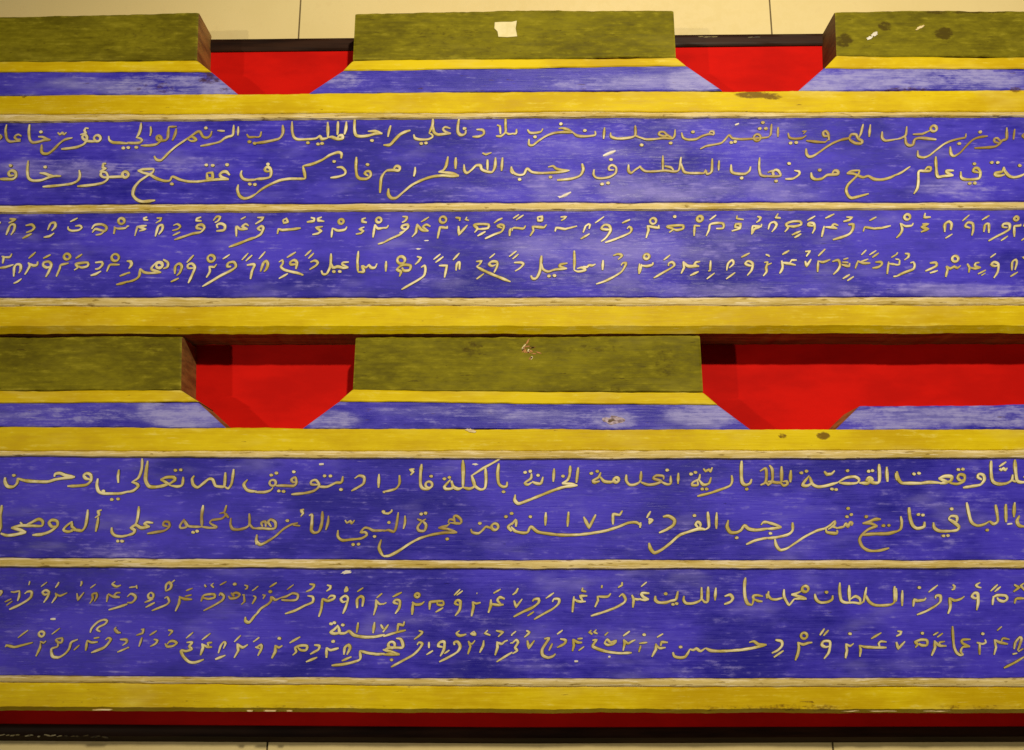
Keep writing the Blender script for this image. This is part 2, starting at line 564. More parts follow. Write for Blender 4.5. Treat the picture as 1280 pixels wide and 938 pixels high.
ROW_A = """
@0 145 1
0,190 18,215 0,240
70,90 58,150 68,230 100,260 150,258 210,255
218,208 190,190 160,200 150,222 175,240 212,238
300,90 290,160 300,240 330,270 390,262 450,245 510,243
385,212 430,215 470,235 510,243
412,165
728,222 650,240 590,285 530,345 480,380 430,378 415,350 420,290
!580,170 600,190 625,172 645,190 668,168
960,260 880,255 835,235 825,210 850,192 872,215 860,260 835,290 770,315 690,328 615,335
o975,228,32
!890,130 860,125 845,150 862,175 805,192
1090,205 1095,245 1130,268 1200,272 1285,280
1235,325
@0 145 2
0,635 60,635 130,635 160,610 155,565 120,550 88,570 98,600 145,598
108,500
285,450 275,540 285,620 330,650 420,645 500,615 560,605 615,605
400,575 450,580 500,598 560,610
455,515
795,545 800,600 780,650 720,680 620,695 520,705 430,712
1260,612 1180,612 1100,615 1040,618 1008,595 1020,565 1060,568 1078,600 1075,640 1030,672 950,690 860,700 775,708
o1255,590,30
!1065,480 1035,480 1030,520 1060,530 1000,560
@160 145 1
-10,272 60,275 120,270 142,245 115,225 82,222
135,72 125,140 105,195 84,225
5,320
85,318
228,110 232,160 222,205
!490,110 410,112
410,112 402,170 398,220 380,245 330,250 295,240 290,212 312,202 332,225 330,250 290,285 220,298 130,300
485,130 470,190 445,250
840,155 825,200 790,222 750,210 720,160 690,165 640,200 560,255 480,310 400,380 335,445 285,440 265,405
600,238 640,212 685,243 640,256 602,240
780,125
725,305 830,285 920,262 970,225 1040,200
!895,150 970,155
1060,95 1055,150 1045,200 975,215
1105,110 1100,200
1190,185 1210,215 1285,212
1215,262
1268,278
@160 145 2
1020,597 985,562 945,565 920,590 935,615 985,632 1010,638
1010,638 900,638 800,648 700,660 600,658 520,640 445,610 420,650 360,652 280,625 220,590 150,570 100,552
!100,552 150,538 262,533
262,533 252,565 200,600 120,655 65,720 50,790 90,840 150,860 275,848
!790,575 845,570 850,630 795,632 790,575
785,495
850,500
992,492
440,685
1140,550 1130,590 1150,630 1200,645 1285,640
1220,685
1270,690
1105,690 1095,740 1115,800 1160,828 1220,818 1285,780
@320 145 1
-5,275 80,265 180,245 240,225 270,170 268,95
-5,218 40,210 55,160
362,60 362,150 380,215 420,238 500,238 600,230 640,205 660,235 720,225
!720,225 720,140 718,65
720,218 760,215 820,235 868,228 862,198 825,205 820,235
520,272
622,285
662,280
822,60 815,195
905,60 900,130 885,190
990,20 985,130 1000,195 1050,208 1130,200 1200,180 1265,180
!1120,158 1190,155 1265,182
1160,250
@320 145 2
-5,635 80,630 140,615 152,570 140,525 108,515 88,540 110,560 145,555
122,488
2,690
-5,788 60,735 140,690 240,648 340,632 440,632 495,632
!495,632 485,570 470,505
470,505 560,485 660,445 740,395 820,368 855,380 852,430
808,518 860,518 895,555 885,590 820,612 745,622
782,460
1005,415 1000,520 1010,600 1040,630 1110,632 1148,600 1140,560 1105,558 1088,580 1125,605
1115,490
1290,560 1255,620 1245,700 1240,775
@480 145 1
-5,295 60,292 110,240 160,190 220,160 265,148
68,100 50,160 40,215
298,190 310,225 360,240 440,238 485,215 480,190 450,178
490,25 485,100 450,180
490,100 500,165 540,190 600,185 670,180
665,130 610,115 590,138 620,165 670,178
372,280
420,275
752,25 740,100 740,165 770,195 810,185 820,145
806,130
925,140 990,145 998,185 950,210 885,212
1215,25 1215,100 1215,165 1170,205 1120,205
!1130,95 1160,105 1165,185
1215,165 1245,185 1290,182
@480 145 2
-5,582 30,550 100,545 150,550 157,515 122,505 100,530 110,548
312,515 310,560 298,610
45,730 45,790 75,825 125,822 200,760 280,695 380,645 480,612 580,600 680,605 750,602
750,602 690,580 620,570 545,565
545,565 595,545 622,500 640,410
718,420 715,535
800,490 805,550 830,575 880,540 920,500 965,500 975,535 1010,555 1080,565 1110,510 1115,420
!1035,440 1035,545
!1185,420 1175,555
!985,375 1020,390 1075,370
1275,510 1272,560 1290,582
@640 145 1
-5,180 40,180 45,135
155,140 180,172 240,172 290,160 308,130
230,215
170,235 170,290 205,298 270,250 340,205 420,175 520,165 610,170
610,170 560,140 500,125 465,130
488,85
610,170 650,200 730,208 830,195 830,155
728,150
!925,120 915,235
985,170 990,210 1050,230 1150,225 1230,200 1232,100
1230,200 1290,225
@640 145 2
-10,515 20,575 70,595 120,585 150,530 200,565 280,575 380,572 480,565 575,550
575,550 500,545 440,530 410,505 360,515
75,640
385,615
700,480 712,540 680,600 600,630 520,640 450,645
820,540 815,590 840,620 900,628 980,612 1035,575 1040,520 1000,495 970,512 972,542 1020,545
900,685
960,675
990,440
w910,402 975,375 1035,352
w470,822 530,795 590,765
1165,490 1165,550 1190,575 1235,540 1290,505
@800 145 1
-10,215 60,238 150,235 240,225 320,230 345,200 350,140
320,222 270,195 240,165 195,165 190,190 230,205 285,200
305,275
15,295
415,170 430,220 480,240 560,235 620,205 690,185 738,192
738,192 735,160 700,160 690,185
528,165
600,335 660,305 740,290 810,275 850,240 890,195 920,225 1000,235 1100,232 1200,225 1290,215
o1172,220,34
1195,130
1258,130
1228,70
910,270
950,262
w948,95 988,80
@800 145 2
-10,505 50,555 150,558 250,550 380,552 410,415
!228,400 228,550
245,505 310,520 335,548
410,480 440,560 500,575 580,575 640,575 655,545 670,585 715,560 722,430
790,450 785,550
910,490 915,560 960,580 1050,582 1095,550 1105,510
1015,625
1195,420 1190,520 1205,590 1240,605 1290,605
@960 145 1
-5,220 25,190 35,85
100,115 98,215
200,175 215,220 270,232 340,225 380,200
225,275
280,270
!340,158 380,155 350,185
610,250 600,180 575,155 550,170 562,205 605,205
600,240 570,265 480,262 380,250
380,330 385,385 410,412 450,405 520,360 590,310 660,270 740,240 810,225 830,190 880,190 900,230 940,255 930,280 870,275 820,245 805,215
950,85 930,170 908,222
1022,90 1010,215
1140,160 1140,220 1170,250 1230,245 1285,235
@960 145 2
-5,605 60,608 125,600 100,550 65,545 45,575 55,600
-5,570 40,555 60,595
260,550 310,560 310,590 250,630 170,635
210,480
80,655
430,570 440,620 480,638 540,630 590,595 650,590 700,583 695,555 660,550 640,585
515,545
1290,585 1220,620 1140,640 1060,635 1000,605 950,618 900,600 850,580 785,580
785,580 830,555 915,548
915,548 900,590 860,630 800,690 780,745 800,800 835,825 900,810 1005,782
@1120 145 1
-5,240 50,225 95,195 105,110
90,210 100,275 130,300 170,290 185,240 230,225 300,228 400,240
!165,188 260,185 340,150
o375,130,30
215,350 220,405 270,420 330,400 400,345 480,285 560,250 650,228 690,220 698,180
630,280
540,310 550,385 580,405 640,370 700,305 770,240 840,215 915,205
840,165
1105,120 1105,230 1060,250 1030,285 990,310 900,320 780,325
1050,265 1010,225 980,235 990,265 1030,275
!1185,135 1172,240
1285,175 1262,200 1285,230
@1120 145 2
-5,597 60,565 110,530 140,510
175,785 210,730 222,660 225,560 280,555 340,552 345,522 312,518 285,545
395,410 400,520 415,610 480,605 570,600
570,600 510,572 500,552 575,550
645,560 650,620 690,638 770,638 830,625 842,570 820,530 785,525 772,555 825,572
782,482
735,678
785,675
1075,515 1090,560 1130,605 1180,618 1240,605 1290,580
1075,515 1060,560 990,575 995,597 1040,602 1085,590
955,470
1015,470
1235,500
"""
ROW_B = """
@0 260 1
!100,112 158,118 90,155
65,275 95,195 120,168 150,175 140,230 112,275
260,180 320,170 345,200 320,230 265,250
!320,260 228,308
480,225 510,160 550,152 555,190 520,232
545,255 500,285 440,298
!780,105 705,142
685,190 685,215 720,232 790,225 820,200 800,180 755,185
920,215 950,175 1020,168 1065,195 1050,235 960,215 925,250
1045,240 1010,265 960,275
o1215,135,30
!1145,190 1150,210 1140,265
1145,195 1180,210 1255,205 1285,180
!-10,150 12,150
@0 260 2
!20,490 40,490 30,560
30,495 100,495 122,460
!-10,605 60,595 140,570
140,690 145,600 170,568 208,575 205,630 190,655
!360,445 290,508
285,550 300,580 270,640 250,670
290,560 340,580 375,570 380,540
!510,470 435,508
460,695 490,640 515,570 490,540 440,550 435,580 470,600 505,590
220,710 180,740 140,758
o672,490,30
565,690 600,610 610,575 690,555
!825,465 760,508
745,625 780,600 760,565 810,555 880,550 880,585 820,600 785,585
955,550 1020,545 1025,575 990,610 955,615
!1015,635 960,665 910,680
o1155,500,36
1070,640 1095,580 1110,570 1200,570
!1290,650 1200,685
!1290,735 1230,755 1165,770
@160 260 1
!195,95 160,105 165,120 205,125
!70,285 95,190 180,215 115,235
100,190 150,185 190,180
!290,105 335,105 325,130 280,155
275,290 305,190 345,175 345,220 310,270
455,180 495,165 525,190 500,215 445,230
!525,245 490,260 450,280
!735,95 690,110 685,130 740,135
465,322 560,290 650,260 730,245 765,200 740,170 695,180 690,205 740,215
855,130 890,90 925,95 900,135 870,150
885,235 960,225 970,180 930,160 890,175 900,205
!1180,92 1130,118
1085,290 1085,190 1120,215 1200,215
1200,215 1145,190 1180,165 1210,185
1290,295 1220,315 1120,355 1010,395
!-10,185 15,185
@160 260 2
-10,535 30,540 35,575 10,610
!-10,655 25,650
-5,745 60,725 110,690 125,610
125,610 160,645 220,655 335,648
335,648 235,615 290,550 340,550 345,590 290,600
355,520 400,550 395,595 355,610
o315,580,30
470,665 475,590 515,560 540,590 520,650 490,680
!510,705 430,742
!660,475 590,550
605,755 640,680 670,600 640,560 600,575 605,605 660,605
o832,508,34
785,700 820,640 815,590
!810,590 865,595 890,565
745,790 830,740 930,680 1030,630 1080,590 1060,545 1005,555 995,590 1035,590
!1020,470 950,515
!1205,455 1140,525
!1245,475 1180,535
1190,575 1265,570 1240,640 1225,715
@320 260 1
!15,100 75,100 60,125 -5,165
-5,300 50,265 75,205 55,185 20,210 50,230
!270,125 305,110 320,145 280,155 270,125
!215,265 225,215 260,225 380,215 450,205
!550,100 585,110 580,135 510,145
!660,95 620,110 625,130 685,138
!670,190 600,200 655,235 620,260 565,270
o852,140,24
!755,300 765,205
765,205 820,230 890,220 910,190
!1100,105 1065,115 1065,140 1110,150
!1085,195 1035,215 1075,235 1050,258 1000,266
o1228,125,26
!1170,300 1190,170
1190,170 1220,210 1290,200
!1220,365 1290,345
@320 260 2
!95,440 30,515
45,640 75,555 105,535 120,570 100,620 80,640
230,545 265,525 270,560 250,590 280,620 350,640 420,655 475,675
400,615 410,550 385,525 345,545 350,570 410,565
!400,445 310,500
!320,660 230,710
!555,425 490,485
!580,455 525,510
535,620 600,580 620,550 590,530 545,545
655,630 670,665 710,660 745,580 752,460
745,540 770,600 820,590 880,605 925,600
925,600 865,570 870,550 930,545
780,640
838,640
!1025,435 1015,540 1020,640
1020,645 1080,640 1060,585 1100,600 1130,575 1150,600 1190,600 1212,560
@480 260 1
-10,205 30,200 45,175
185,90 230,95 215,130 180,150
-5,350 70,310 150,275 190,245 240,200 235,170 180,185 185,210 230,215
155,255 200,235
!450,95 370,145
!280,295 320,250 330,165
330,165 380,225 445,235
445,235 390,195 425,170 465,190
o590,122,32
!535,310 560,195 635,205 630,185
!715,100 760,105 755,135
!830,95 815,120 850,130
!745,185 750,270 835,175
905,250 935,210 900,175 950,165 1045,170 1040,205 970,215 935,215
!1015,240 935,285
!1185,105 1140,125 1100,155
1010,312 1100,270 1175,240 1200,185 1165,170 1135,185 1180,205
!1255,285 1260,220 1275,205
@480 260 2
!22,535 18,640
o172,525,38
155,690 170,640 130,620 185,575 265,580 255,625 200,630 180,600
175,820 270,765 340,725 400,680 415,620 405,580 370,600
!330,490 370,500 345,540 310,570
!565,465 495,520
!595,490 515,550
!550,580 630,580 605,700
!755,455 690,525
720,630 730,560 755,545 755,620
!920,540 975,535 955,570 925,590
925,590 1000,630 1100,675 1200,715 1265,742
!1000,660 925,715
1100,650 1130,590 1130,545 1080,540 1050,565 1080,585 1120,570
!1110,460 1055,505
!1290,465 1250,490
@640 260 1
!70,70 10,110
!115,75 40,125
0,235 10,205 60,205 115,210 135,180
!255,95 300,90 300,130 260,132 255,95
!180,285 215,230 205,190 320,200 345,170
!485,95 540,92 520,115 490,130
!430,240 440,200 530,215 650,185
!710,250 735,185 765,165 780,175 770,215
!775,262 685,315
!920,90 880,120 830,155
890,340 940,300 985,230 970,180 920,175 895,210 945,220 985,220
!1180,120 1100,155
930,350 1020,320 1120,280 1180,250 1195,215 1170,190 1150,215
@640 260 2
!45,435 -10,475
!65,465 5,515
20,550 90,550 115,565 80,605 30,635
190,680 205,710 245,705 280,630 295,480
295,560 310,615 360,640 430,620 550,610
550,610 480,590 480,570 555,555
370,685
425,680
!622,430 625,550 620,625
620,625 660,640 735,625 700,600 650,610
710,590 750,595 770,575 800,580 835,565
!910,525 905,625
1010,480 1060,465 1100,480 1060,520
840,765 930,735 1020,690 1090,645 1125,595 1140,555 1105,555 1090,580
!1275,560 1270,665
@800 260 1
o130,135,30
!60,305 85,225 75,185 190,205 185,175
345,90
290,250 330,215 270,190 340,180 430,180 430,210 370,225 330,215
o597,112,26
!540,285 545,180 600,185
!760,75 695,125
660,285 690,220 700,170 760,155 830,160 830,205 760,210
!970,80 965,110 1035,120
!915,235 1000,210 1005,165 955,165 950,195 1000,200
!1115,270 1125,185 1210,190 1215,165
1170,90 1205,100 1190,130 1160,150
1120,260 1145,215 1200,195
@800 260 2
o65,490,26
0,650 15,565
15,580 70,585 125,570 128,548
!300,475 235,525
135,705 230,650 310,605 345,575 320,545 285,560 285,585
!410,660 440,600 430,540
430,540 480,585 590,585
!600,540 560,545 540,570 590,590
!585,640 500,680
!705,530 700,630 680,635
!745,655 665,715
865,630 880,560 920,525 935,560 890,605
!950,650 860,715
!1095,455 1010,498
1070,680 1115,625 1125,560 1080,535 1050,560 1090,580 1120,580
1240,550 1275,545 1260,600 1265,640 1230,685
!1255,470 1290,480
@960 260 1
!100,60 75,100 125,105
0,220 20,160 60,145 85,170 65,210 35,245
165,245 200,200 180,165 240,140 320,140 330,170 260,190 200,185
!325,235 235,275
!330,262 262,302
!470,85 390,130
440,260 465,210 455,160 410,155 400,175 450,185
!660,65 570,108
!535,295 560,185
570,195 640,200 690,210
690,210 640,185 660,165 700,180
!780,95 840,100 810,125 750,140
645,322 740,295 810,265 845,220 850,170 800,170
!1080,95 1010,132
!950,240 965,195 1060,210 1130,205 1225,182
@960 260 2
!-10,470 15,490
!-10,575 35,555
!210,430 140,470
115,660 145,595 135,530
!135,550 210,560 275,575
!215,555 235,525 285,525
125,650 150,600
!370,440 420,435 380,490
!370,535 385,585 430,515
!570,415 500,485
!495,645 500,530
500,535 550,545 620,520
640,540 700,525 720,570 700,620 650,670
!735,570 810,590 815,555
!740,545 800,550
!750,520 800,505
!815,670 745,712
!855,690 790,732
!980,425 930,475
!870,610 900,530
900,535 945,555 1020,555
!905,550 1000,515
!1080,430 1010,475
!1105,455 1040,500
1070,545 1130,545 1135,570 1100,595 1040,605
!1190,665 1205,540
1205,560 1285,570
!1290,465 1230,500
!1250,690 1290,685
@1120 260 1
o110,95,28
0,305 35,270 60,220 40,155
50,160 90,185 155,180 170,155
!290,55 280,100 345,95
!260,165 320,165 255,195 320,215 245,245
485,245 490,165 530,140 555,165 545,225
!560,265 490,308
!730,75 660,135
755,280 770,220 765,160 715,150 690,185 740,205
!930,80 855,125
875,245 890,170 925,165 925,255
920,335 1000,290 1080,250 1130,215 1130,165 1070,165 1065,195 1110,200
!1115,285 1045,332
o1200,110,20
!1180,295 1180,185 1245,180 1240,165
!1250,330 1290,300
1290,155 1270,190
@1120 260 2
!15,450 0,470
!-10,515 30,520
!-10,575 30,570 35,525
85,460 125,465 120,495 80,525
-5,690 80,650 170,615 185,575 170,545 140,555
335,555 395,550 405,580 350,610 290,635
!415,630 335,655
o590,512,30
!495,695 515,620 500,585
500,585 540,610 580,590 610,605 645,580
!710,560 735,600 725,650
735,600 790,610 845,600
845,600 790,585 795,555 830,550
!895,625 815,665
!890,655 850,680
!995,460 940,500
975,705 1015,640 1020,565 975,545 950,570 980,585 1020,580
1155,630 1160,545 1195,520 1205,550 1185,625
!1215,645 1140,690
!1265,490 1280,510
"""
ROW_C = """
@0 570 1
50,195 48,235 70,275 120,280 155,250 165,200
165,205 230,225 310,232 430,235 500,215 560,205 680,192
680,192 600,180 545,158 500,165 495,190
128,178
610,275 700,272 780,262 822,225 820,175 785,158 758,175 775,205 820,215
885,205 875,265 890,320 930,340 1010,342 1090,340 1165,320
!1075,125 1065,190 1070,245
935,318
1010,395
1068,390
@0 570 2
20,445 5,540 5,640 -5,690
10,700 60,718 140,712 230,690 240,690
240,690 170,665 105,650
105,650 190,630 290,632 380,632 385,590 350,572 290,600 230,632
185,600 205,620
295,715 380,708 460,680 520,630 515,590 470,580 445,605 470,640 515,635
795,485 785,570 770,640 740,675 690,670 640,670
!650,590 650,640 700,678
650,595 600,635 575,668 610,685 660,678
890,550 880,610 865,685
!920,488 885,500 895,535 860,560
1010,645 1010,690 1040,720 1100,728 1165,715
1065,770
1103,770
@160 570 1
-5,328 50,315 95,275 75,250 35,238
130,25 125,120 95,200 40,235
180,45 165,140 160,220 190,275 250,282 320,270 390,245
390,270 330,232 295,215
295,215 350,195 415,195 425,220 390,245 370,262
390,270 450,278 490,262 500,190
430,132
478,128
600,180 580,210 590,262 630,285 680,250 730,210 765,215 790,270 840,280 870,275 880,150
870,275 905,295 935,250 955,120
1080,215 1045,260 1070,305 1110,320 1165,322
@160 570 2
100,455 92,540 75,610 40,650
-5,718 50,700 62,670 30,650 75,625 120,650 200,640
200,640 150,615 170,600 230,605
175,702 250,690 330,675 375,640 370,600 330,595 320,625 370,640
680,445 665,540 668,640
510,570 470,630 480,652 530,640 505,590
505,575 540,630 600,640 668,640
668,640 740,650 800,645 740,605 760,580 850,565 895,520
!890,445 870,510 825,520
870,515 910,560
590,690
625,680
930,560 925,620 945,660 1000,665 1060,650 1095,620 1095,520
1095,610 1125,650 1165,655
1160,740 1158,800
@320 570 1
-5,328 80,328 135,310 155,285
o152,245,28
180,270 260,270 340,272 365,245 355,195 320,215 335,240 365,235
140,175
185,158
342,145
208,318
250,322
320,348 420,340 510,322 560,290 570,260 540,220 500,230 500,258 560,262
560,278 640,280 720,245 770,240 785,185
620,182
672,182
768,305
890,205 930,180 975,195 970,250 920,285 860,318
1110,165 1105,290
1145,328 1165,330
w570,78 612,76
@320 570 2
-5,655 60,655 130,660 175,650 175,600 135,575 110,600 140,640
60,640 50,605 85,595 90,640
10,710 5,770 40,800 90,780 170,730 250,660 320,620 380,605
!335,625 400,632
285,585
!435,485 405,490 425,520 405,548
480,540 505,530 505,600 500,670 525,695 570,680 595,600 600,500
655,540 650,600 630,670
740,670 740,730 780,762 860,755 950,745 1000,715 985,690 945,690 980,650 1020,655 1060,675 1165,672
805,580 820,605 850,590 865,610 890,580
878,800
925,797
1070,728
1130,755 1110,830 1140,895 1165,910
1150,505
@480 570 1
-10,325 50,315 110,295 140,250 140,175
!275,120 235,125 265,145 240,175
340,75 330,160 330,260 350,295 400,300 435,270
o405,262,30
425,185
712,40 715,150 712,285
600,215 545,280 560,300 620,290 605,230
610,225 625,280 670,300 712,285
545,208
590,195
712,285 770,298 815,270 790,175
!790,180 900,110 1045,30
790,180 820,270 870,305 910,290 920,220 915,110
1035,70 1025,160 1035,250 1070,280 1105,275 1110,235
1078,325
@480 570 2
-10,518 40,520 70,500 70,485
-5,680 40,670 90,685 110,640 130,510
45,602
190,540 190,600 175,660
345,590 305,640 315,675 365,675 380,625 350,590
!300,570 345,590 380,570
335,525
375,518
-5,905 50,900 130,860 220,800 310,750 420,715 540,695 660,692
660,692 590,665 490,650
490,650 570,630 600,600
580,605 590,575 630,580 640,600
600,605 690,610 695,580 660,545 630,545 640,600
570,750
785,660 795,690 850,700 890,670 920,640 970,655
o1000,640,30
865,610
1100,550
1150,520
1165,600 1120,640 1150,680
@640 570 1
175,160 170,205 115,245 140,262 180,240
180,235 220,250 260,250 280,190
120,150
165,140
235,175
380,115 372,235
30,350 25,400 55,432 100,420 190,385 290,345 380,310 480,280 590,268
590,268 530,255 450,250
450,250 500,220 520,170 525,90
460,185
!597,105 580,245
800,150 780,195 730,225 745,240 790,230
795,190 830,230 890,238 930,225
o940,218,22
715,160
768,140
1030,170 1030,225 1060,262 1110,260 1165,230
@640 570 2
-10,640 30,680 90,695 140,690 170,640 230,685 320,702 450,715 600,712 720,698 850,675 960,640 1050,605 1120,602 1165,630
-5,625 35,570
40,575 35,640
165,550
!305,510 300,630
!510,505 500,640
!645,550 695,650 755,530
!910,620 910,525 970,535 995,495
2,518
@800 570 1
10,140 5,220 -10,235
10,240 70,262 140,255 190,230 120,205 145,180 210,185 210,215
190,235 240,258 275,250 275,180
245,130
345,155 342,255
540,165 530,210 475,240 470,265 520,265 515,220
530,215 570,262 620,250 640,195
460,165
500,150
!570,115 590,140 620,125 635,145 650,105
560,300
600,300
515,365 620,340 740,300 810,270 830,230 825,175
915,45 912,150 920,240 950,265 990,250 1005,210
962,300
1080,140 1130,115 1140,170 1130,240 1085,265
1130,240 1160,265
@800 570 2
5,600 0,650
!95,500 60,560
75,570 110,580 85,610 85,580
205,550 260,545 310,580 300,625 240,665 170,695
80,785 95,840 130,875 190,850 270,790 350,720 440,685 530,660 590,665
590,665 620,640 610,505
530,655 500,620 520,595 545,620 535,655
490,540
!690,510 687,660
795,580 785,640 815,690 870,692 910,670 940,630 980,660 1050,670 1165,655
1165,600 1110,600 1090,625
870,740
955,800 1050,760 1165,738
@960 570 1
10,85 35,120 40,200 30,240 -5,270
-5,235 40,235 90,250
120,95 122,180 115,240 60,240
110,240 140,270 175,255 165,230 130,235
205,130 200,240
370,180 330,230 310,265 350,272 400,245
375,190 400,255 450,280 520,272 600,250 630,240
630,240 700,200 780,190 820,215 800,245 720,252 640,245
820,245 900,248 920,225 890,215 910,195 940,215 930,240 1000,235 1000,75
298,155
345,140
!505,140 530,170 570,165 600,135
715,135
905,140
940,135
575,300
612,305
!1068,100 1075,235
1150,155 1160,220
@960 570 2
-10,600 60,620 120,645
120,645 60,655 -5,660
20,700
-5,745 80,735 180,710 220,670 220,600
60,750 75,810 110,850 170,835 240,790 330,730 430,680 510,655 560,625 600,590 600,620 540,665
520,655 530,690 620,700 620,670
620,650 580,640
610,655 680,640 700,610 720,640 740,600 760,610 750,630
720,475
710,550
748,530
1015,572 960,575 900,600 850,610
850,610 920,610 985,635
985,635 900,665 840,720 825,760 850,820 910,855 1000,855 1090,832
850,715 950,705 1080,702 1165,680
885,550
1040,630
1088,628
@1120 570 1
5,140 15,200 50,245 130,248 220,248 300,240 400,245
390,250 460,240 380,205
380,205 440,185 500,190 490,230 440,240
480,245 550,255 610,230 615,180 570,170 555,200 580,225 615,215
160,165
205,158
560,125
600,122
600,288 690,275 760,260 795,215 785,175 745,165 735,195 770,215
855,45 855,150 870,230 920,255 990,250 1040,220 1050,170
1040,220 1075,235
1070,35 1075,130 1090,225 1130,240 1165,235
1150,185 1160,200
!925,100 990,55
!930,115 945,130 965,115 985,130 1000,110
@1120 570 2
-5,690 40,660 50,600 40,545
115,465 125,560 150,630 190,655 250,640 255,595
200,530
240,535
335,600 345,650 390,678 480,680 550,670 565,640 520,600 470,570
470,570 490,545 545,550 545,590 520,605
425,722
465,720
500,480
635,420 655,520 680,600 730,630 790,620 840,590
840,590 880,615 915,590 910,520 895,440
820,670
!988,435 990,600
w1000,618 1045,612
!1068,420 1060,555
1110,540 1090,590 1110,630 1165,640
"""
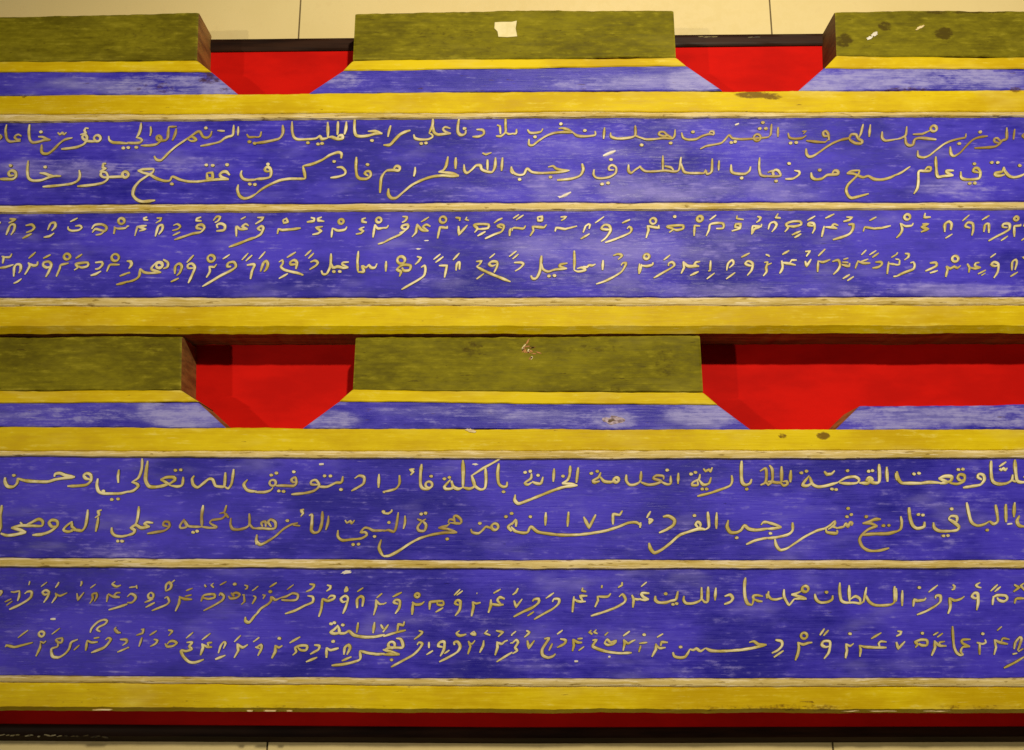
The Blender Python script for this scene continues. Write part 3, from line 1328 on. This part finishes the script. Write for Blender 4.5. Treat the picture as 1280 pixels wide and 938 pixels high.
ROW_D = """
@0 715 1
-10,190 20,190 5,235
!110,195 140,200 200,185
195,190 190,240 175,285
!115,265 50,295
!125,285 68,328
!295,92 285,130
95,368 180,330 260,285 305,245 310,195 270,195 245,215
!465,100 405,145
430,300 465,250 480,200 450,180 418,200 440,225 475,210
!580,100 565,130 545,155
!510,305 555,240 545,205
550,215 590,235 660,205
!800,90 800,115 790,140
!755,210 765,275 825,200
!940,120 885,160
880,310 910,260 905,220 945,210 950,240 925,290
1130,95 1100,120 1140,145 1185,130
!1045,295 1055,225 1070,220
1060,215 1110,245 1175,250
1175,250 1120,235 1145,205 1180,205
1065,372 1160,345 1250,315
@0 715 2
!280,570 230,605 180,645
!55,735 70,715
60,715 140,735 210,720 325,690
o408,608,26
!355,825 395,740 400,690
!395,680 430,695 455,675
!590,550 510,610
565,655 610,650 605,690 570,690 550,665 570,650
570,690 565,730 510,750 505,790 520,830 580,835 640,800 680,750 700,690 765,660
!780,715 725,765
885,595 900,550 960,490 1020,468 1050,480 1030,510 970,540 950,565 985,585
840,770 855,670
855,670 900,690 960,685
!920,650 975,640
895,790 960,765 1020,740 1060,700 1085,660 1060,645 1035,665
1140,540 1125,560 1150,590 1185,595
1175,660 1235,665 1240,690 1200,720
!1150,785 1255,740
w497,462 545,462
@160 715 1
!15,155 40,150 85,145
!85,130 90,165
-5,245 30,215 70,235 75,265 40,300 -5,300
225,200 250,220 245,255 205,255 200,225 225,200
!250,265 165,300
!265,300 175,348
370,185 375,130 405,105 425,130 415,165 370,190
!430,105 460,80
235,380 310,350 380,320 405,290 385,245 360,260
!635,160 570,185
!465,385 500,310 510,240
500,240 550,265 630,270
!625,225 560,240
715,290 745,230 840,220 850,250 790,265 735,255
!750,125 765,150
!840,110 815,130 840,155
!965,95 900,130
740,380 830,335 920,280 940,240 905,210 895,235
985,235 1000,260 1060,255 1095,225 1060,205 1030,215 1035,240 1010,205
1045,120
!1135,230 1140,290 1110,320
!1120,225 1145,228
!1140,130 1170,140 1165,165 1145,170
!1255,160 1215,185
1225,235 1250,250 1215,315
@160 715 2
-5,740 15,740
!130,565 155,560 145,600 85,620
!140,640 110,730
!285,575 215,620
255,660 290,670 275,700 220,730
395,570 435,580 400,625
365,700 385,730 440,725 480,695 440,675 405,685 385,710
!640,590 570,650
575,690 630,690 600,730 625,755 570,775 520,770 545,830 600,880 660,885 745,855
!810,600 725,665
!710,815 735,740 725,700
735,710 780,735 825,735
!825,690 780,695 790,725
885,795 910,720 940,685 955,700 935,750
!955,815 855,855
!1105,620 1040,685
!1040,840 1080,770 1070,700
1075,705 1120,740 1175,710
!1255,665 1225,685
1150,440 1150,480 1185,495 1225,450 1255,410
@320 715 1
!205,105 135,150
!25,140 -10,165
140,195
!65,225 90,230 70,265
0,425 50,360 120,315 150,280 150,245 190,275 240,255
240,255 300,240 360,210 410,225 400,270 340,280 250,275
!370,125 305,175
525,120 570,130 545,170 490,195
285,410 380,380 480,330 555,295 555,245 505,235
!695,130 730,140 725,165 690,190
615,440 640,360 650,260
650,262 700,285 760,265 770,240 730,235 705,260
885,145 870,190 895,180 885,145
850,410 880,340 900,260 870,235 830,265 850,295 895,285
!1050,155 990,195
990,355 990,270 1025,240 1050,260 1040,340
!1235,210 1180,255
!1150,425 1175,340 1175,270
1175,280 1210,315 1260,310
@320 715 2
!35,640 -10,675
0,740 50,715 55,750 20,820
!-5,735 40,750
230,650
!155,845 190,780 190,715
190,720 225,740 260,720
!435,635 330,695
360,815 395,780 385,740 440,720 500,725 490,765 440,765 410,740
570,715 620,725 610,760 530,805
!600,835 490,880
755,680
!690,840 690,740
690,740 730,765 810,745
860,810 870,740 905,715 920,745 890,810
!935,830 840,870
740,915 850,905 960,880 1020,850 1015,770
1015,770 1080,790 1180,805 1260,800
735,508
768,498
850,520
805,520 770,560 730,590 770,605 815,590 805,530
810,560 820,600 870,600 910,580 960,620 1060,638 1160,635 1260,615
!1000,495 985,595
!1160,490 1145,600
!1220,515 1245,560
@480 715 1
-10,320 25,300
!175,200 85,245
110,410 150,350 155,285 115,275 95,300 140,315
o325,230,20
!275,420 285,300
275,295 310,320 365,315 395,290
!445,370 450,295 580,285
580,285 580,325 525,320 520,295
!580,350 505,395
!745,170 685,230
!770,185 710,230
695,430 740,370 745,290 710,280 695,310 730,325
!905,210 912,212
!855,435 875,340 865,290
870,295 900,310 945,300
!1140,170 1070,210
!1020,400 1045,330 1045,270
1045,315 1110,325 1170,320
1180,265 1130,250 1110,280 1140,315
@480 715 2
!45,515 -10,590
!130,590 140,510 190,525 200,485
-5,632 60,610 130,590 215,570
0,765 60,740 180,740 180,690 160,655 120,650
o75,715,32
!-10,760 60,780 155,808
155,808 70,808 -10,808
75,860
340,575 375,590 350,620 295,660
70,930 180,870 280,815 340,760 375,705 340,690 325,715
!440,685 440,745
!480,770 415,810
550,825 585,760 590,685 545,690 530,725 575,735
740,575 710,600 740,625 805,610
875,585 850,605 895,615 875,580
540,880 640,830 720,780 745,730 720,685 685,690 690,715
!640,765 590,800
!820,805 845,730 825,675
830,690 860,705 890,670
!975,670 970,720 935,790
!1015,570 985,600 1040,620
!1095,575 1165,590 1115,635
!1085,815 1110,740 1105,680
1105,690 1150,705 1180,680 1210,670
!1250,690 1235,700
1100,880 1180,830 1255,785
!1255,605 1245,625
@640 715 1
!60,160 40,200 5,225
!20,280 40,345 100,265
15,440 110,390 200,350 260,300 260,265 215,270 200,290
!215,390 150,432
!410,205 330,260
215,465 310,410 400,360 455,310 460,270 410,265 395,295
!590,395 605,240
600,265 650,290 720,290
!735,235 665,235 690,285
!690,155 685,185 725,195
!880,130 875,160
!810,345 840,280 835,235
840,240 890,245 940,240 965,210
!1075,100 1075,130 1035,155
770,432 890,395 1000,355 1090,305 1110,270 1080,220 1045,245
!1180,350 1190,270 1170,225
1185,260 1220,270 1260,265
@640 715 2
!40,580 0,612
0,700 40,665 60,690 30,740 50,770 5,800
140,575 170,590 150,615 120,640
!150,670 165,745 220,670
315,655 360,650 330,700 295,760 300,815 350,838 400,825 425,800
!395,700 360,770
!495,570 440,610
470,655 525,670 510,705 440,740
!590,775 605,720 595,655
600,660 640,690 685,690
!690,650 640,655
!705,730 650,770
!775,570 755,590 785,610
!825,565 800,590 835,605
!940,590 905,622
785,670 825,665 800,700 790,730 870,765 960,785 1060,795 1170,790
900,690 930,715 990,705 1015,675 960,690 930,660 905,690
!1150,580 1085,628
!1085,770 1100,700 1090,660
1095,665 1130,700 1170,680 1205,665
!1240,785 1255,720
w610,875 645,875
w940,832 962,830
@800 715 1
!65,100 10,145
-5,270 50,275 85,270
85,270 30,245 15,210 90,210
150,235 150,275 180,300 250,302 300,285 350,270 370,190
250,215
320,318
358,310
430,235 425,275 450,308 520,308 580,285 600,260 600,150
600,260 630,295 660,290 665,145
!740,155 732,280
825,240 880,225 905,260 880,295 820,318
1030,55 1020,140 1025,240 1050,310 1095,325
1095,325 1110,270 1105,235 1150,230 1200,240
1110,265 1150,285 1195,290
1235,215 1240,260
@800 715 2
40,615
!-10,700 70,690
!0,755 5,720
!225,605 165,640
!115,830 155,760 155,700
160,715 190,745 250,740
!270,690 210,685 200,725
320,785 335,825 390,840 440,830 475,780 485,755
485,755 520,765 550,750 590,775 640,745
395,735
640,745 690,770 780,775 900,770 1010,760 1120,740 1235,712
1235,712 1160,710 1110,680 1065,690
@960 715 1
5,190 0,230 30,265 80,270 140,255
155,170 155,240 185,300 205,325 235,290 255,265
255,265 310,262 375,265
370,262 280,235 225,222
225,222 280,210 330,185
o362,168,30
455,215 470,270 510,300 580,295 625,270 630,230
570,200
700,105 700,200 715,280 760,302 830,300 900,310 930,290
!790,130 795,295
800,270 850,240 895,265 900,310
930,300 945,230 960,150
955,230 985,290 1040,325 1120,330 1200,320 1235,290 1235,140
@960 715 2
70,665 130,680 135,720 95,765 35,795
!150,770 55,835
o350,625,30
265,865 290,800 300,740 290,685
290,690 340,710 390,695 430,690
!550,555 505,620
!590,570 540,625
545,850 590,790 605,720 600,680 540,680 525,715 560,735 600,725
800,605
805,625
!755,845 770,770 760,700
765,705 800,725 835,700
!1105,595 1005,655
!895,830 905,760 890,715
895,720 950,735 1060,740 1155,740
1155,685 1100,680 1080,700 1090,735
@1120 715 1
!0,160 0,290
!60,180 58,335
225,155
!165,340 175,270 205,285 275,275 290,255
!405,130 315,200
200,420 290,385 380,335 430,290 430,235 385,235 385,260
!550,125 570,140 565,170 540,175
505,410 530,340 520,250
520,255 570,280 630,265 665,240
820,105 780,130 800,150 830,155
785,375 800,300 795,215 760,210 740,240 770,260 795,250
!990,125 920,190
!1020,145 960,195
!940,325 950,240
940,250 990,230 1070,235 1085,265 1050,290 1000,275 985,250
!1150,125 1200,155 1145,195
!1250,110 1215,135 1250,180
1155,310 1170,265 1200,260 1260,260
@1120 715 2
!10,580 50,585 40,610 0,630
!0,685 20,750 85,680
255,600
185,740 210,710 185,685 240,665 300,670 300,715 250,720 220,700
!410,590 360,620
!455,600 400,640
!345,820 380,740 375,670
375,680 420,720 490,725
!475,680 420,690 430,720
550,530 555,640 565,730 590,790 630,815 655,810
655,810 630,780 650,735 720,730
720,730 650,700 645,665 725,660
845,605
!815,810 815,700 785,690
800,690 840,705 875,690 865,660
!1030,535 985,575
!955,810 975,740 960,660
965,665 1010,690 1090,705
1105,660 1040,650 1025,690
1150,755 1165,690 1205,640 1225,655 1205,720 1185,770
!1240,750 1190,780
!1180,795 1135,805
1050,940 1160,885 1260,825
"""

# ------------------------------------------------------------------ floor of large cream tiles
ZT = 0.0
fv, ff, fi = [], [], []
S = 5.0
fv += [(-S, -S, -0.002), (S, -S, -0.002), (S, S, -0.002), (-S, S, -0.002)]
ff.append((0, 1, 2, 3)); fi.append(1)
xt = at(374.5, 24, ZT).x
tw = at(963.5, 24, ZT).x - xt
xl = at(334, 935, ZT).x
y_mid = at(640, 500, ZT).y
G = 0.0013


def tile(x0, x1, y0, y1):
    b = len(fv)
    fv.extend([(x0 + G, y0 + G, 0), (x1 - G, y0 + G, 0), (x1 - G, y1 - G, 0), (x0 + G, y1 - G, 0)])
    ff.append((b, b + 1, b + 2, b + 3)); fi.append(0)


for j in range(-5, 5):
    for k in range(-7, 7):
        x0 = (xt if j >= 0 else xl) + k * tw
        if abs(x0) < S - 0.8:
            tile(x0, x0 + tw, y_mid + j * tw, y_mid + (j + 1) * tw)
fl = link('floor', fv, ff, ['tile', 'grout'], fi)
fl['kind'] = 'structure'

# ------------------------------------------------------------------ red display panel with black frame
XL, XR = -420, 1700
base_c = at(640, 480, 0)
stand = thing('display_panel', 'low red display panel with black lacquer frame lying on the cream tiles under both boards', 'display panel', (base_c.x, base_c.y, 0))


def box(name, x0, x1, y0, y1, z0, z1, mat, parent, bev=0.0):
    bm = bmesh.new()
    v = [bm.verts.new((x, y, z)) for z in (z0, z1) for y in (y0, y1) for x in (x0, x1)]
    for f in ((0, 2, 3, 1), (4, 5, 7, 6), (0, 1, 5, 4), (2, 6, 7, 3), (0, 4, 6, 2), (1, 3, 7, 5)):
        bm.faces.new([v[i] for i in f])
    if bev:
        bmesh.ops.bevel(bm, geom=bm.edges[:], offset=bev, segments=2, affect='EDGES')
    vs = [tuple(a.co) for a in bm.verts]
    bm.verts.index_update()
    fs = [tuple(a.index for a in f.verts) for f in bm.faces]
    bm.free()
    return link(name, vs, fs, [mat], None, parent, 35)


ZR = Z_PANEL + 0.004
slab('red_panel', [(XL, 72), (280, 64), (640, 60), (1030, 56), (XR, 50)], [(XL, 902), (0, 905.5), (640, 910), (1250, 909), (XR, 906)], Z_PANEL, 'red', stand, z0=0.001, amp=0, rows=2, step=40, side='red', edge=0)
slab('frame_rail', [(XL, 56), (280, 48.5), (640, 45), (1025, 41.5), (XR, 34)], [(XL, 72), (280, 64), (640, 60), (1030, 56), (XR, 50)], ZR, 'black', stand, z0=0.0005, bt=(2.2, 0.002), bb=(2.2, 0.002), amp=0.15, step=20, side='black')
slab('frame_rail', [(XL, 902), (0, 905.5), (640, 910), (1250, 909), (XR, 906)], [(XL, 926), (0, 927.5), (640, 931), (1250, 929), (XR, 927)], ZR, 'black', stand, z0=0.0005, bt=(3.0, 0.002), bb=(8, 0.0085), crown=0.0006, amp=0.15, step=20, side='black')
a0, a1 = at(XL, 64, ZR), at(XL, 914, ZR)
box('frame_rail', a0.x - 0.024, a0.x - 0.0005, a1.y - 0.006, a0.y + 0.01, 0.0005, ZR, 'black', stand, 0.002)
a0, a1 = at(XR, 48, ZR), at(XR, 914, ZR)
box('frame_rail', a1.x + 0.0005 if a1.x > a0.x else a0.x + 0.0005, max(a0.x, a1.x) + 0.024, a1.y - 0.006, a0.y + 0.01, 0.0005, ZR, 'black', stand, 0.002)

# ------------------------------------------------------------------ the two inscribed boards
ZF = Z_FRONT
X0, X1 = -230, 1510
sl = random.Random(3)


def board(label, lines, tops, rows, rscale, widths):
    c = at(640, (lines['border'][1][1] + lines['end'][1][1]) / 2, Z_PANEL)
    b = thing('inscribed_board', label, 'carved board', (c.x, c.y, Z_PANEL))
    sd = {k: sl.random() * 90 for k in lines}

    def ext(k):
        l, m, r = lines[k]
        dl = (m[1] - l[1]) / (m[0] - l[0])
        dr = (r[1] - m[1]) / (r[0] - m[0])
        return [(X0, l[1] + dl * (X0 - l[0]) * 0.5), l, m, r, (X1, r[1] + dr * (X1 - r[0]) * 0.5)]

    def piece(name, a, z, k, mat, **kw):
        return slab(name, ext(a), ext(k), z, mat, b, st=sd[a], sb=sd[k], **kw)
    piece('border', 'border', ZF + 0.0025, 'bead1', 'yellow', bt=(1.5, 0.002), rows=10, step=3)
    piece('bead', 'bead1', ZF + 0.0036, 'panel1', 'cream', bt=(1.6, 0.0022), bb=(1.4, 0.003), crown=0.0008, step=5, edge=1.0)
    pa = piece('inscription_panel', 'panel1', ZF, 'mid1', 'blue', rows=16, edge=0.15)
    piece('bead', 'mid1', ZF + 0.0036, 'mid2', 'cream', bt=(1.8, 0.003), bb=(1.6, 0.003), crown=0.0006, step=5, edge=1.0)
    pb = piece('inscription_panel', 'mid2', ZF, 'bead2', 'blue', rows=16, edge=0.15)
    piece('bead', 'bead2', ZF + 0.0036, 'low', 'cream', bt=(1.6, 0.003), bb=(1.6, 0.0022), crown=0.0008, step=5, edge=1.0)
    piece('border', 'low', ZF + 0.0025, 'end', 'yellow', bt=(1.2, 0.0015), bb=(lines['cham'], 0.0085), rows=10, step=3, side='woodlong')
    ten = []
    for q in tops:
        if q.get('tenon'):
            ten.append(slab('tenon', q['t'], q['ty'], ZF - 0.002, 'olive', b, bt=(2.6, 0.0026), rows=22, step=3, amp=1.1, side=q.get('side', 'wood'), st=q['t'][0][0], endbev=3.0, edge=0.6))
            slab('edge_moulding', q['ty'], q['yb'], ZF + 0.0005, 'yellow', b, bt=(1.5, 0.0018), amp=0.9, rows=3)
        slab('edge_strip', q['yb'], q['bb'], ZF - 0.0012, 'blue_strip', b, amp=0.7, rows=11, step=3, edge=0.5)
    for (txt, par), w in zip(((rows[0], pa), (rows[1], pb)), widths):
        for k, scr in sorted(read_rows(txt, rscale[0 if par is pa else 1], ZF, w).items()):
            scr.build(par)
    return b, ten, pa, pb


up, upt, upa, upb = board(
    'upper inscribed blue board, paper scrap stuck on its middle olive tenon',
    dict(border=[(0, 119.5), (640, 114.6), (1260, 112.8)], bead1=[(0, 143.2), (640, 140.2), (1260, 139.6)],
         panel1=[(0, 152.6), (640, 147.4), (1260, 146)], mid1=[(0, 256.2), (640, 253), (1260, 252.4)],
         mid2=[(0, 266.6), (640, 263.4), (1260, 261.8)], bead2=[(0, 372), (640, 371.8), (1260, 371.2)],
         low=[(0, 383.4), (640, 382.4), (1260, 382)], end=[(0, 415.8), (640, 415.6), (1260, 415)], cham=8.0),
    [dict(tenon=1, t=[(-160, 24), (0, 20.5), (248, 15.5)], ty=[(-163, 78), (0, 77), (246, 75.8)], yb=[(-178, 91), (0, 90), (264, 90)], bb=[(-212, 121), (0, 119.6), (298, 118.6)]),
     dict(tenon=1, t=[(444, 16.5), (620, 12.8), (842, 13)], ty=[(441, 75.5), (620, 74), (845, 71.5)], yb=[(429, 88.5), (640, 85.5), (858, 82)], bb=[(385, 117.5), (640, 114.6), (903, 113.4)]),
     dict(tenon=1, side='wooddark', t=[(1044, 14), (1160, 13.5), (1460, 12)], ty=[(1046, 70.5), (1280, 71.5), (1463, 71)], yb=[(1031, 84.5), (1280, 86.5), (1478, 86)], bb=[(998, 113.4), (1280, 112.8), (1500, 112)])],
    (ROW_A, ROW_B), (8.0, 8.0), (1.74, 1.68))

lo, lot, loa, lob = board(
    'lower inscribed blue board, its two olive tenons leaving a wide red gap at right',
    dict(border=[(0, 533.8), (640, 536.8), (1260, 537)], bead1=[(0, 564), (640, 563.8), (1260, 562.6)],
         panel1=[(0, 571), (640, 574.6), (1260, 573.4)], mid1=[(0, 697.8), (640, 700.6), (1260, 700.6)],
         mid2=[(0, 709.6), (640, 712), (1260, 711.2)], bead2=[(0, 845), (640, 849), (1260, 848)],
         low=[(0, 853.4), (640, 859), (1260, 859.6)], end=[(0, 889.5), (640, 892.4), (1260, 892.6)], cham=6.0),
    [dict(tenon=1, t=[(-190, 423), (0, 421.5), (227, 420.5)], ty=[(-193, 489), (0, 488.6), (226, 488)], yb=[(-208, 504.5), (0, 504), (248, 503)], bb=[(-225, 533), (0, 533.8), (283, 535.6)]),
     dict(tenon=1, t=[(444.5, 422), (640, 421), (875, 419.6)], ty=[(441, 487.5), (640, 489.5), (879, 490.5)], yb=[(424, 502), (640, 504.5), (897, 506)], bb=[(378, 536), (640, 536.8), (941, 538.4)]),
     dict(yb=[(1075, 508), (1200, 507.4), (1262, 505.5), (1500, 503)], bb=[(1044, 538.2), (1260, 537), (1505, 536)])],
    (ROW_C, ROW_D), (7.2125, 7.818), (1.88, 1.75))

# ------------------------------------------------------------------ scraps, chips, bare spots and painted glints
ZTN = ZF - 0.0018
pp = [(618.5, 28.5), (627, 28), (640, 29), (646, 27.5), (644.5, 36), (646.5, 46), (634, 47), (623, 46.5), (622, 40), (618, 36)]
vt = [tuple(at(x, y, ZTN) + Vector((0, 0, 0.0009 + (0.0022 if k in (2, 3) else 0.0)))) for k, (x, y) in enumerate(pp)]
vb = [tuple(at(x, y, ZTN) - Vector((0, 0, 0.0004))) for x, y in pp]
np_ = len(pp)
link('paper_scrap', vt + vb, [tuple(range(np_))] + [(k, (k + 1) % np_, np_ + (k + 1) % np_, np_ + k) for k in range(np_)], ['paper'], None, upt[1])
for cx, cy, w, h, r, m in ((1093, 43, 9, 4.2, -20, 'white'), (1087, 47.5, 7, 3.6, -25, 'white'), (1150, 34.5, 11, 2.8, -28, 'creamchip')):
    chip('paint_chip', cx, cy, w, h, r, ZTN + 0.0004, m, upt[2], 2)
rs = random.Random(8)
for k in range(15):
    a = rs.uniform(0, 2 * math.pi)
    q = rs.uniform(2, 12)
    chip('scrape', 663 + math.cos(a) * q, 437 + math.sin(a) * q * 0.9, rs.uniform(4, 9), rs.uniform(1.2, 2.6), rs.uniform(-80, 20), ZTN - 0.0001, 'rust' if k % 4 else 'creamchip', lot[1], k)


def zone(b, name, y):
    """the part of a board whose face lies at photo height y"""
    best, bd = None, 1e9
    for o in b.children:
        if o.name.split('.')[0] == name:
            ys = [(o.matrix_basis.translation + v.co).y for v in o.data.vertices]
            d = abs((min(ys) + max(ys)) / 2 + b.location.y - y)
            if d < bd:
                best, bd = o, d
    return best


def spot_on(b, part, cx, cy, w, h, r, z, m, seed=0, name='paint_chip'):
    chip(name, cx, cy, w, h, r, z, m, zone(b, part, at(cx, cy, z).y), seed)


ZB = ZF + 0.0027
spot_on(lo, 'border', 588.5, 538.5, 12, 4, 12, ZB + 0.0006, 'creamchip', 5)
for cx, w in ((128, 28), (312, 8), (338, 16), (362, 7), (1062, 22), (1104, 36), (1172, 30)):
    spot_on(lo, 'border', cx, 887.5 + (1.2 if cx > 300 else 0), w, 1.8, 0, ZF - 0.0014, 'creamchip', cx)
spot_on(lo, 'inscription_panel', 433, 715.5, 13, 4.5, -6, ZF + 0.0003, 'white', 7)
for cx, cy, w, h in ((160, 265.5, 20, 2), (523, 311.5, 6, 1.6), (700, 246, 5, 1.4), (533, 301, 6, 1.4), (594, 580.5, 7, 2.4)):
    p = upa if cy < 258 else (upb if cy < 400 else loa)
    chip('paint_chip', cx, cy, w, h, 0, ZF + 0.0001, 'white', p, 8)
kn = [o for o in lo.children if o.name.startswith('edge_strip')]
chip('knot', 766, 526, 24, 11, 4, ZF - 0.0014, 'knot', kn[1], 4, 18, 0.4)
chip('knot', 764, 526, 8, 3.4, -8, ZF - 0.0010, 'darkchip', kn[1], 5, 14, 0.35)
rl = [o for o in stand.children if o.name.startswith('frame_rail')]
for k in range(17):
    x = k * 8.2 + rs.uniform(-3, 3)
    chip('painted_glint', x, 919.4 + rs.uniform(-1.0, 1.0) + x * 0.012, rs.uniform(4, 10), rs.uniform(0.9, 2.2), rs.uniform(-14, 10), ZR + 0.0007, 'letter' if x < 75 else 'flank', rl[1], k)  # glints along the bottom rail, painted on as small specks
for cx in (876, 884, 893, 938, 946):
    chip('painted_glint', cx, 46.5 + rs.uniform(-0.7, 0.7), rs.uniform(5, 9), 1.3, -4, ZR, 'flank', rl[0], cx)  # top rail glints, likewise painted as thin specks
